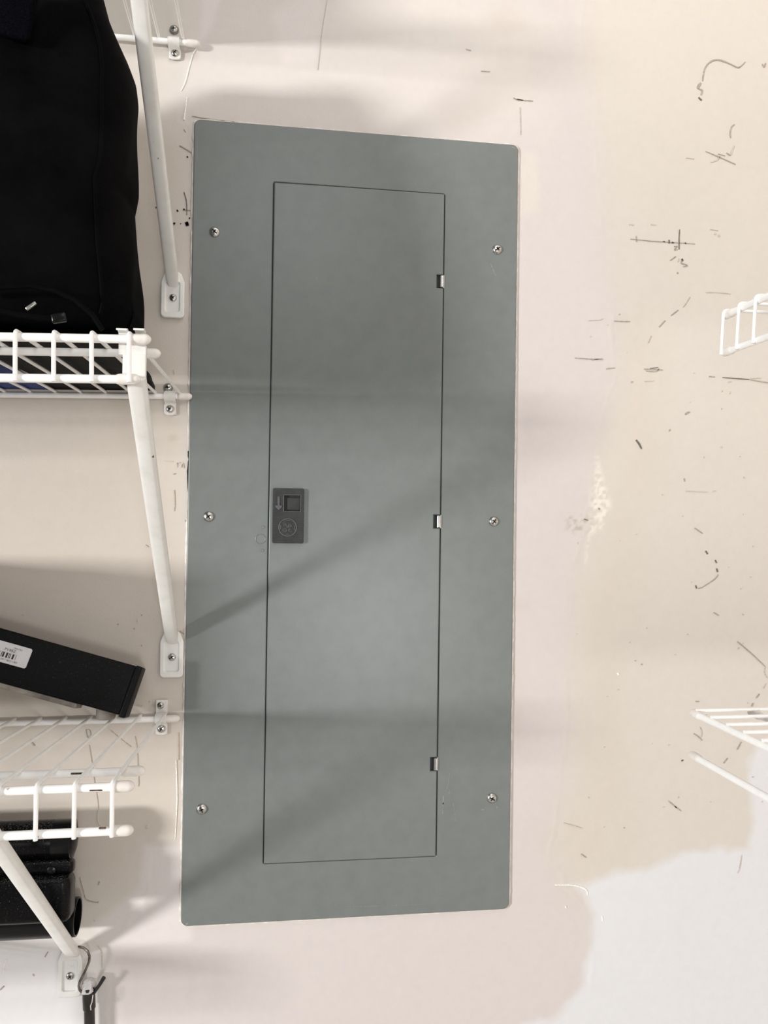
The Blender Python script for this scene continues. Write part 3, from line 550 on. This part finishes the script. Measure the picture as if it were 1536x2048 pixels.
# ------------------------------------------------------------------ things on the middle shelf
deck = PX(382, 793, dB).z + RR + 2*RW
zb = lambda x: deck - .026*abs(x-PX(382, 793).x)           # the deck drops a little to the left
def cloth(name, label, xa, xb, da, db, h, mat, seed, cat='cloth'):
    nx_, ny_ = 36, 20; V = []; Fc = []
    r = np.random.default_rng(seed); ph = r.random(6)*6
    for top in (1, 0):
        for j in range(ny_+1):
            for i in range(nx_+1):
                s, t = i/nx_, j/ny_; x = xa+(xb-xa)*s; d = da+(db-da)*t
                e = min(1, min(s, 1-s)*9, min(t, 1-t)*7); e = math.sqrt(max(0, 1-(1-e)**2)); k = h*(.55+.45*e)*(1-.12*(1+math.sin(18*s+ph[0]+4*t))*.5)
                V.append((x+.003*math.sin(9*t+ph[1])*(1 if i in (0, nx_) else 0), -d, zb(x)+.0004+(k if top else 0)))
    n = (nx_+1)*(ny_+1); g = lambda i, j, b: b*n+j*(nx_+1)+i
    for j in range(ny_):
        for i in range(nx_): Fc.append([g(i, j, 0), g(i+1, j, 0), g(i+1, j+1, 0), g(i, j+1, 0)]); Fc.append([g(i, j, 1), g(i, j+1, 1), g(i+1, j+1, 1), g(i+1, j, 1)])
    for i in range(nx_): Fc.append([g(i, 0, 0), g(i, 0, 1), g(i+1, 0, 1), g(i+1, 0, 0)]); Fc.append([g(i, ny_, 0), g(i+1, ny_, 0), g(i+1, ny_, 1), g(i, ny_, 1)])
    for j in range(ny_): Fc.append([g(0, j, 0), g(0, j+1, 0), g(0, j+1, 1), g(0, j, 1)]); Fc.append([g(nx_, j, 0), g(nx_, j, 1), g(nx_, j+1, 1), g(nx_, j+1, 0)])
    return tag(mk(name, V, Fc, mat), label, cat)
cloth('folded_cloth', 'blue folded cloth lying on the wire shelf under the bag', -.62, -.245, .004, .215, .009, m_blue, 3)
cloth('folded_cloth', 'black folded cloth on the wire shelf under the bag, right of the blue one', -.240, -.130, .004, .255, .009, m_olive, 5)
# the bag: soft body lofted from base to top
prof = [(302, 690), (292, 665), (290, 600), (284, 520), (273, 440), (279, 400), (280, 300), (280, 225), (273, 182), (256, 132), (230, 72), (208, 0), (196, -12), (150, -22), (40, -28), (-60, -32)]
RP = [PX(x, y, .165) for x, y in prof]; rz = np.array([p.z for p in RP]); rx = np.array([p.x for p in RP])
zbot = zb(-.13)+.0112; ztop = rz.max(); rx[0] = rx[1]-.004
V = []; Fc = []; na, nh = 120, 90
ang = np.linspace(0, 2*np.pi, na, endpoint=False)
for j in range(nh+1):
    t = j/nh; z = zbot+(ztop-zbot)*t; xr = np.interp(z, rz, rx); xl = -.60+.05*t; dfm = .285-.075*t**1.5; dbm = .115+.02*t
    if j == nh: xr = np.interp(ztop-.001, rz, rx)-.05
    for a in ang:
        ca_, sa_ = math.cos(a), math.sin(a); sx = math.copysign(abs(ca_)**.42, ca_); sd = math.copysign(abs(sa_)**.55, sa_)
        x = (xl+xr)/2+(xr-xl)/2*sx; d = (dfm+dbm)/2+(dfm-dbm)/2*sd
        fold = 0.0035*math.sin(38*(x*1.0+.62*(z-CZ))+3*math.sin(9*z))*(.4+.6*math.sin(7*z+1)**2)+.0018*math.sin(95*(x+.5*(z-CZ))+5*math.sin(17*x))
        k = min(1, t*9)*min(1, (1-t)*8); d += fold*k*(1 if sd > 0 else .2)*abs(sd); x += .0012*math.sin(60*z+8*d*10)*k*(ca_ > 0)
        d -= .018*max(0, 1-t*7)**2*(sd > .3); g_ = min(1, max(0, (-.235-x)/.13)); g_ = g_*g_*(3-2*g_)
        V.append((x, -d, zbot+(z-zbot)*(1-.20*g_)))
for j in range(nh):
    for i in range(na): i2 = (i+1) % na; Fc.append([j*na+i, j*na+i2, (j+1)*na+i2, (j+1)*na+i])
Fc.append(list(range(na))[::-1]); Fc.append([nh*na+i for i in range(na)])
bag = thing('fabric_bag', 'large black nylon bag standing on the left wire shelf', 'bag', (-.35, -.2, zbot))
mk('body', V, Fc, m_bag, bag, sharp=80)
fd = lambda y: .2875-.075*max(0, (PX(0, y, .28).z-zbot)/(ztop-zbot))**1.5
V, Fc = tube([Vector(V[j_*na+na*36//360])+Vector((.0004, -.0004, 0)) for j_ in range(3, 84)], .0016, 8); mk('piping', V, Fc, m_bag, bag)
V, Fc = tube([PX(x, y, fd(y)+.001) for x, y in ((-60, 580), (0, 575), (60, 572), (110, 582), (150, 600), (185, 630), (205, 660))], .002, 8); mk('seam', V, Fc, m_bag, bag)
c = PX(35, 25, fd(25)+.001); V, Fc = box(c, (Vector((1, 0, -.15)).normalized(), Vector((0, 1, 0)), Vector((.15, 0, 1)).normalized()), (.013, .004, .022), .003); mk('mesh_pocket', V, Fc, m_navy, bag)
V, Fc = box(PX(62, 612, fd(612)+.004), (Vector((.78, 0, .62)), Vector((0, 1, 0)), Vector((-.62, 0, .78))), (.0044, .0012, .0013), .0006); mk('zipper_pull', V, Fc, m_zinc, bag)
V, Fc = box(PX(118, 636, fd(636)+.004), (Vector((.97, 0, .2)), Vector((0, 1, 0)), Vector((-.2, 0, .97))), (.0055, .0025, .0036), .0015); mk('buckle', V, Fc, m_gloss, bag)
V, Fc = tube([PX(x, y, fd(y)+.003) for x, y in ((-40, 622), (0, 622), (40, 630), (80, 636), (110, 637))], .0024, 8); mk('strap', V, Fc, m_bag, bag)

# unseen bin, added on the top shelf to shade the wall
tz = PX(398, 88, dB).z+RR+2*RW
bn = thing('shade_bin', 'unseen grey bin added on the top wire shelf to cast shade', 'bin', (-.47, -.16, tz))
def tapered(cx, cy, zz, hx, hy, h, r, k, th):
    V = []; Fc = []; L1 = rrect(-hx*k, -hy*k, hx*k, hy*k, r, 5); L2 = rrect(-hx, -hy, hx, hy, r, 5); n = len(L1)
    for L, z, s in ((L1, zz, 0), (L2, zz+h, 0), (L2, zz+h, th), (L1, zz+th, th)):
        for x, y in L: V.append((cx+x*(1-s/hx), cy+y*(1-s/hy), z))
    for j in range(3):
        for i in range(n): i2 = (i+1) % n; Fc.append([j*n+i, j*n+i2, (j+1)*n+i2, (j+1)*n+i])
    Fc.append(list(range(n))[::-1]); Fc.append([3*n+i for i in range(n)]); return V, Fc
V, Fc = tapered(-.47, -.16, tz+.001, .20, .135, .20, .02, .94, .003); mk('tub', V, Fc, m_bin, bn)
V, Fc = box((-.47, -.16, tz+.20), AX, (.205, .14, .006), .003); mk('lid', V, Fc, m_bin, bn)

# ------------------------------------------------------------------ black bar leaning on the lower shelf
e_tr = PX(270, 1334, .060); e_br = PX(241, 1431, .060)
ax_l = (PX(0, 1258, .060)-e_tr); ax_l.y = 0; ax_l.normalize(); ax_h = Vector((-ax_l.z, 0, ax_l.x)); ax_h = -ax_h if ax_h.z < 0 else ax_h
hh = abs((e_tr-e_br).dot(ax_h)); BL = .46; th = .042
org = e_tr - ax_h*hh                                      # lower right corner of the face
cen = org + ax_h*hh/2 + ax_l*BL/2 + Vector((0, th/2, 0)); ay = Vector((0, 1, 0))
bar = thing('speaker_bar', 'long black bar with white sticker leaning on the lower left wire shelf', 'speaker bar', org+Vector((0, th/2, 0)))
tl = math.radians(-13); ayw = Vector((0, 1, 0)); ay, ax_h = ayw*math.cos(tl)+ax_h*math.sin(tl), ax_h*math.cos(tl)-ayw*math.sin(tl); hh *= 1.0
cen = org + ax_h*hh/2 + ax_l*BL/2 + ay*th/2
V, Fc = box(cen, (ax_l, ay, ax_h), (BL/2, th/2, hh/2), .0022); mk('body', V, Fc, m_bar, bar)
V, Fc = box(org+ax_h*hh*.49-ax_l*.0028+ay*th*.5, (ax_l, ay, ax_h), (.0034, th/2+.0006, hh*.525), .0016); mk('end_cap', V, Fc, m_bar, bar)
V, Fc = box(org-ax_h*.0026+ax_l*(BL/2+.022)+ay*th*.5, (ax_l, ay, ax_h), (BL/2-.022, th*.46, .0026), .0008); mk('base_trim', V, Fc, m_grey, bar)
fp = PX(209, 1430, .045); V, Fc = lathe([(.0098, -.006), (.0100, .004), (.0090, .0062), (.004, .0068)], (fp.x, -.038, fp.z+.001), (0, 0, -1), 24); mk('foot', V, Fc, m_grey, bar)
# sticker
sr = PX(55, 1316, .060); sl = ax_l
lc = PX(18, 1309, .060) + ax_l*.018; lcx = (lc-org)
pos = (PX(54, 1322, .060)-org); s_l = pos.dot(ax_l); s_h = (PX(50, 1316, .060)-org).dot(ax_h)
L = rrect(-.043, -.0102, 0, .0102, .0022, 5); ux = -ax_l
def on_face(pts, d0, d1):
    V, Fc = wall_plate([pts], d0, d1); base = org+ax_l*s_l+ax_h*s_h
    return [base+ux*v.x+ax_h*v.z+ay*v.y for v in V], Fc
V, Fc = on_face(L, 0, .0004); stk = mk('sticker', V, Fc, m_label, bar, smooth=False)
base = org+ax_l*s_l+ax_h*s_h
def print_(s, size, a, h, flip=True):
    V, Fc = text_mesh(s, size, .00006); mk('lettering', [base+ux*(a+v.x)+ax_h*(h+v.y)-ay*(.0004+v.z) for v in V], Fc, m_ink, stk, smooth=False)
print_('0091752', .0024, -.0135, .0062); print_('PV4BZ', .0040, -.0205, .0032); print_('SN 0417 8823 1405', .0026, -.0200, -.0070)
mb = MB(); x = -.041; r = random.Random(3)
while x < -.0125:
    wd = r.choice((.0004, .0007, .0012, .0018)); mb.add(*box(base+ux*(x+wd/2)-ax_h*.0022-ay*.00045, (ux, ay, ax_h), (wd/2, .00006, .0026))); x += wd+r.choice((.0006, .0009, .0016))
mb.build('barcode', m_ink, stk, smooth=False)

# unseen box, added on the lower shelf to block the window light
lzd = PX(358, 1437, dB).z+RR+2*RW+.024
bx = thing('shade_carton', 'unseen brown cardboard box added on the lower left shelf to cast shade', 'box', (-.57, -.175, lzd))
V, Fc = box((-.57, -.175, lzd+.074), AX, (.16, .085, .072), .002); mk('carton_body', V, Fc, m_carton, bx)
V, Fc = box((-.57, -.175, lzd+.1466), AX, (.16, .024, .0006), .0002); mk('tape', V, Fc, m_label, bx)

# ------------------------------------------------------------------ black tubes stored below the lower shelf
def rod(label, px_right, px_y, d, r, kind, ln=.62):
    p = PX(px_right, px_y, d); t = thing('black_tube', label, 'tube', p+Vector((-.2, 0, -r)), 'black tubes stacked at lower left')
    a = p; u = Vector((-1, 0, .004)).normalized()
    if kind == 'hollow':
        V, Fc = lathe([(r, .10), (r, .0006), (r*.975, 0), (r*.93, 0), (r*.90, .0006), (r*.90, .5)], a, u, 28, False); mk('mouth', V, Fc, m_gloss, t, sharp=30)
        V, Fc = tube([a+u*.10, a+u*ln], r, 28, False); mk('barrel', V, Fc, m_tube, t)
    elif kind == 'box':
        V, Fc = box(a+u*ln/2, (u, ay, Vector((0, 0, 1))), (ln/2, r*.86, r), r*.34); mk('case', V, Fc, m_tube, t)
    elif kind == 'cap':
        V, Fc = capsule(a+u*.014, a+u*ln, r, 28, 6, .3); mk('barrel', V, Fc, m_tube, t)
        V, Fc = tube([a+u*.012, a+u*.03], r*1.03, 28); mk('collar', V, Fc, m_gloss, t)
    else:
        V, Fc = box(a+u*ln/2, (u, ay, Vector((0, 0, 1))), (ln/2, r*1.3, r), .004); mk('bar', V, Fc, m_tube, t)
        V, Fc = lathe([(.0042, 0), (.0042, .0012), (.002, .002)], a+u*.020+Vector((0, -r*1.3, 0)), (0, -1, 0), 16); mk('knob', V, Fc, m_gloss, t)
    return t
rod('dusty black tube with rounded end, topmost behind the shelf lip', 171, 1676, .050, .0195, 'cap')
rod('flat dusty black bar between the top tube and the black case', 149, 1731, .061, .0072, 'flat')
rod('black rounded case just above the open-ended tube', 146, 1791, .060, .0236, 'box')
rod('glossy black tube with open end, lowest at bottom left', 156, 1833, .024, .0196, 'hollow')
# the shelf they lie on starts left of the frame
lz = PX(156, 1833, .024).z-.0196-RR-2*RW-.0006
Bq = Vector((-.345, -dB, lz)); Fq = Vector((-.345, -.25, lz)); shelf('white wire shelf below the black tubes beyond the left edge', Bq, Fq, Fq+Vector((0, -.001, -.03)), (-1, 0, 0), .4, .01, .01, .0262, 14, group='white wire shelves on the left')

# ------------------------------------------------------------------ S hook and the rod hanging on it
hd = .014
P = [(140, 1906, .004), (144, 1899, .008), (150, 1896, hd), (158, 1893.5, hd), (167, 1895.5, hd), (175, 1902, hd), (179, 1912, hd), (178, 1923, hd), (173, 1936, hd), (166, 1950, hd), (160, 1962, hd), (157.5, 1972, hd), (159.5, 1980, hd), (164, 1985, hd), (170, 1985.5, hd-.001), (175, 1981, hd-.003)]
PP = [PX(*p) for p in P]; V, Fc = tube(PP, .0014, 12)
tag(mk('s_hook', V, Fc, m_hook, loc=PP[-3]), 'bent nickel S hook hanging from the bottom left brace', 'hook')
rt = thing('hanging_rod', 'black rod with crumpled clear plastic top hanging at the S hook', 'rod', PX(186, 2420, .012))
a = PX(177, 1974, .0125); c = PX(178.5, 2016, .0125); V, Fc = tube([a, a.lerp(c, .5), c, c+Vector((.0003, 0, -.0004))], .0066, 20, True, [.0062, .0066, .0066, .0056]); mk('sleeve', V, Fc, m_rod, rt)
e = PX(186, 2420, .0125); V, Fc = tube([c, e], .0056, 18); mk('shaft', V, Fc, m_rod, rt)
mb = MB(); r = random.Random(8); rings = []
for j in range(9):
    t = j/8; cpt = PX(177+3*t, 1981-25*t, .0125); rr = .0068*(1-.35*t**2)*(1 if j < 8 else .45); rings.append([cpt+Vector((math.cos(k/18*6.283), math.sin(k/18*6.283), .15*r.uniform(-1, 1)))*rr*(1+.22*r.uniform(-1, 1)) for k in range(18)])
V = [v for R_ in rings for v in R_]; Fc = [[j*18+k, j*18+(k+1) % 18, j*18+18+(k+1) % 18, j*18+18+k] for j in range(8) for k in range(18)]+[[8*18+k for k in range(18)], list(range(18))[::-1]]
mk('plastic_wrap', V, Fc, m_film, rt)
V, Fc = tube([PX(184, 1994, .013), PX(190, 1982, .014), PX(199, 1970, .015), PX(208, 1955, .016)], .0017, 8, True, [.0012, .0020, .0019, .0022]); mk('twist_tie', V, Fc, m_rod, rt)
V, Fc = tube([PX(186, 1990, .020), PX(184, 2004, .021), PX(181, 2012, .021), PX(182, 2020, .020)], .0006, 6); mk('plastic_edge', V, Fc, m_film, rt)
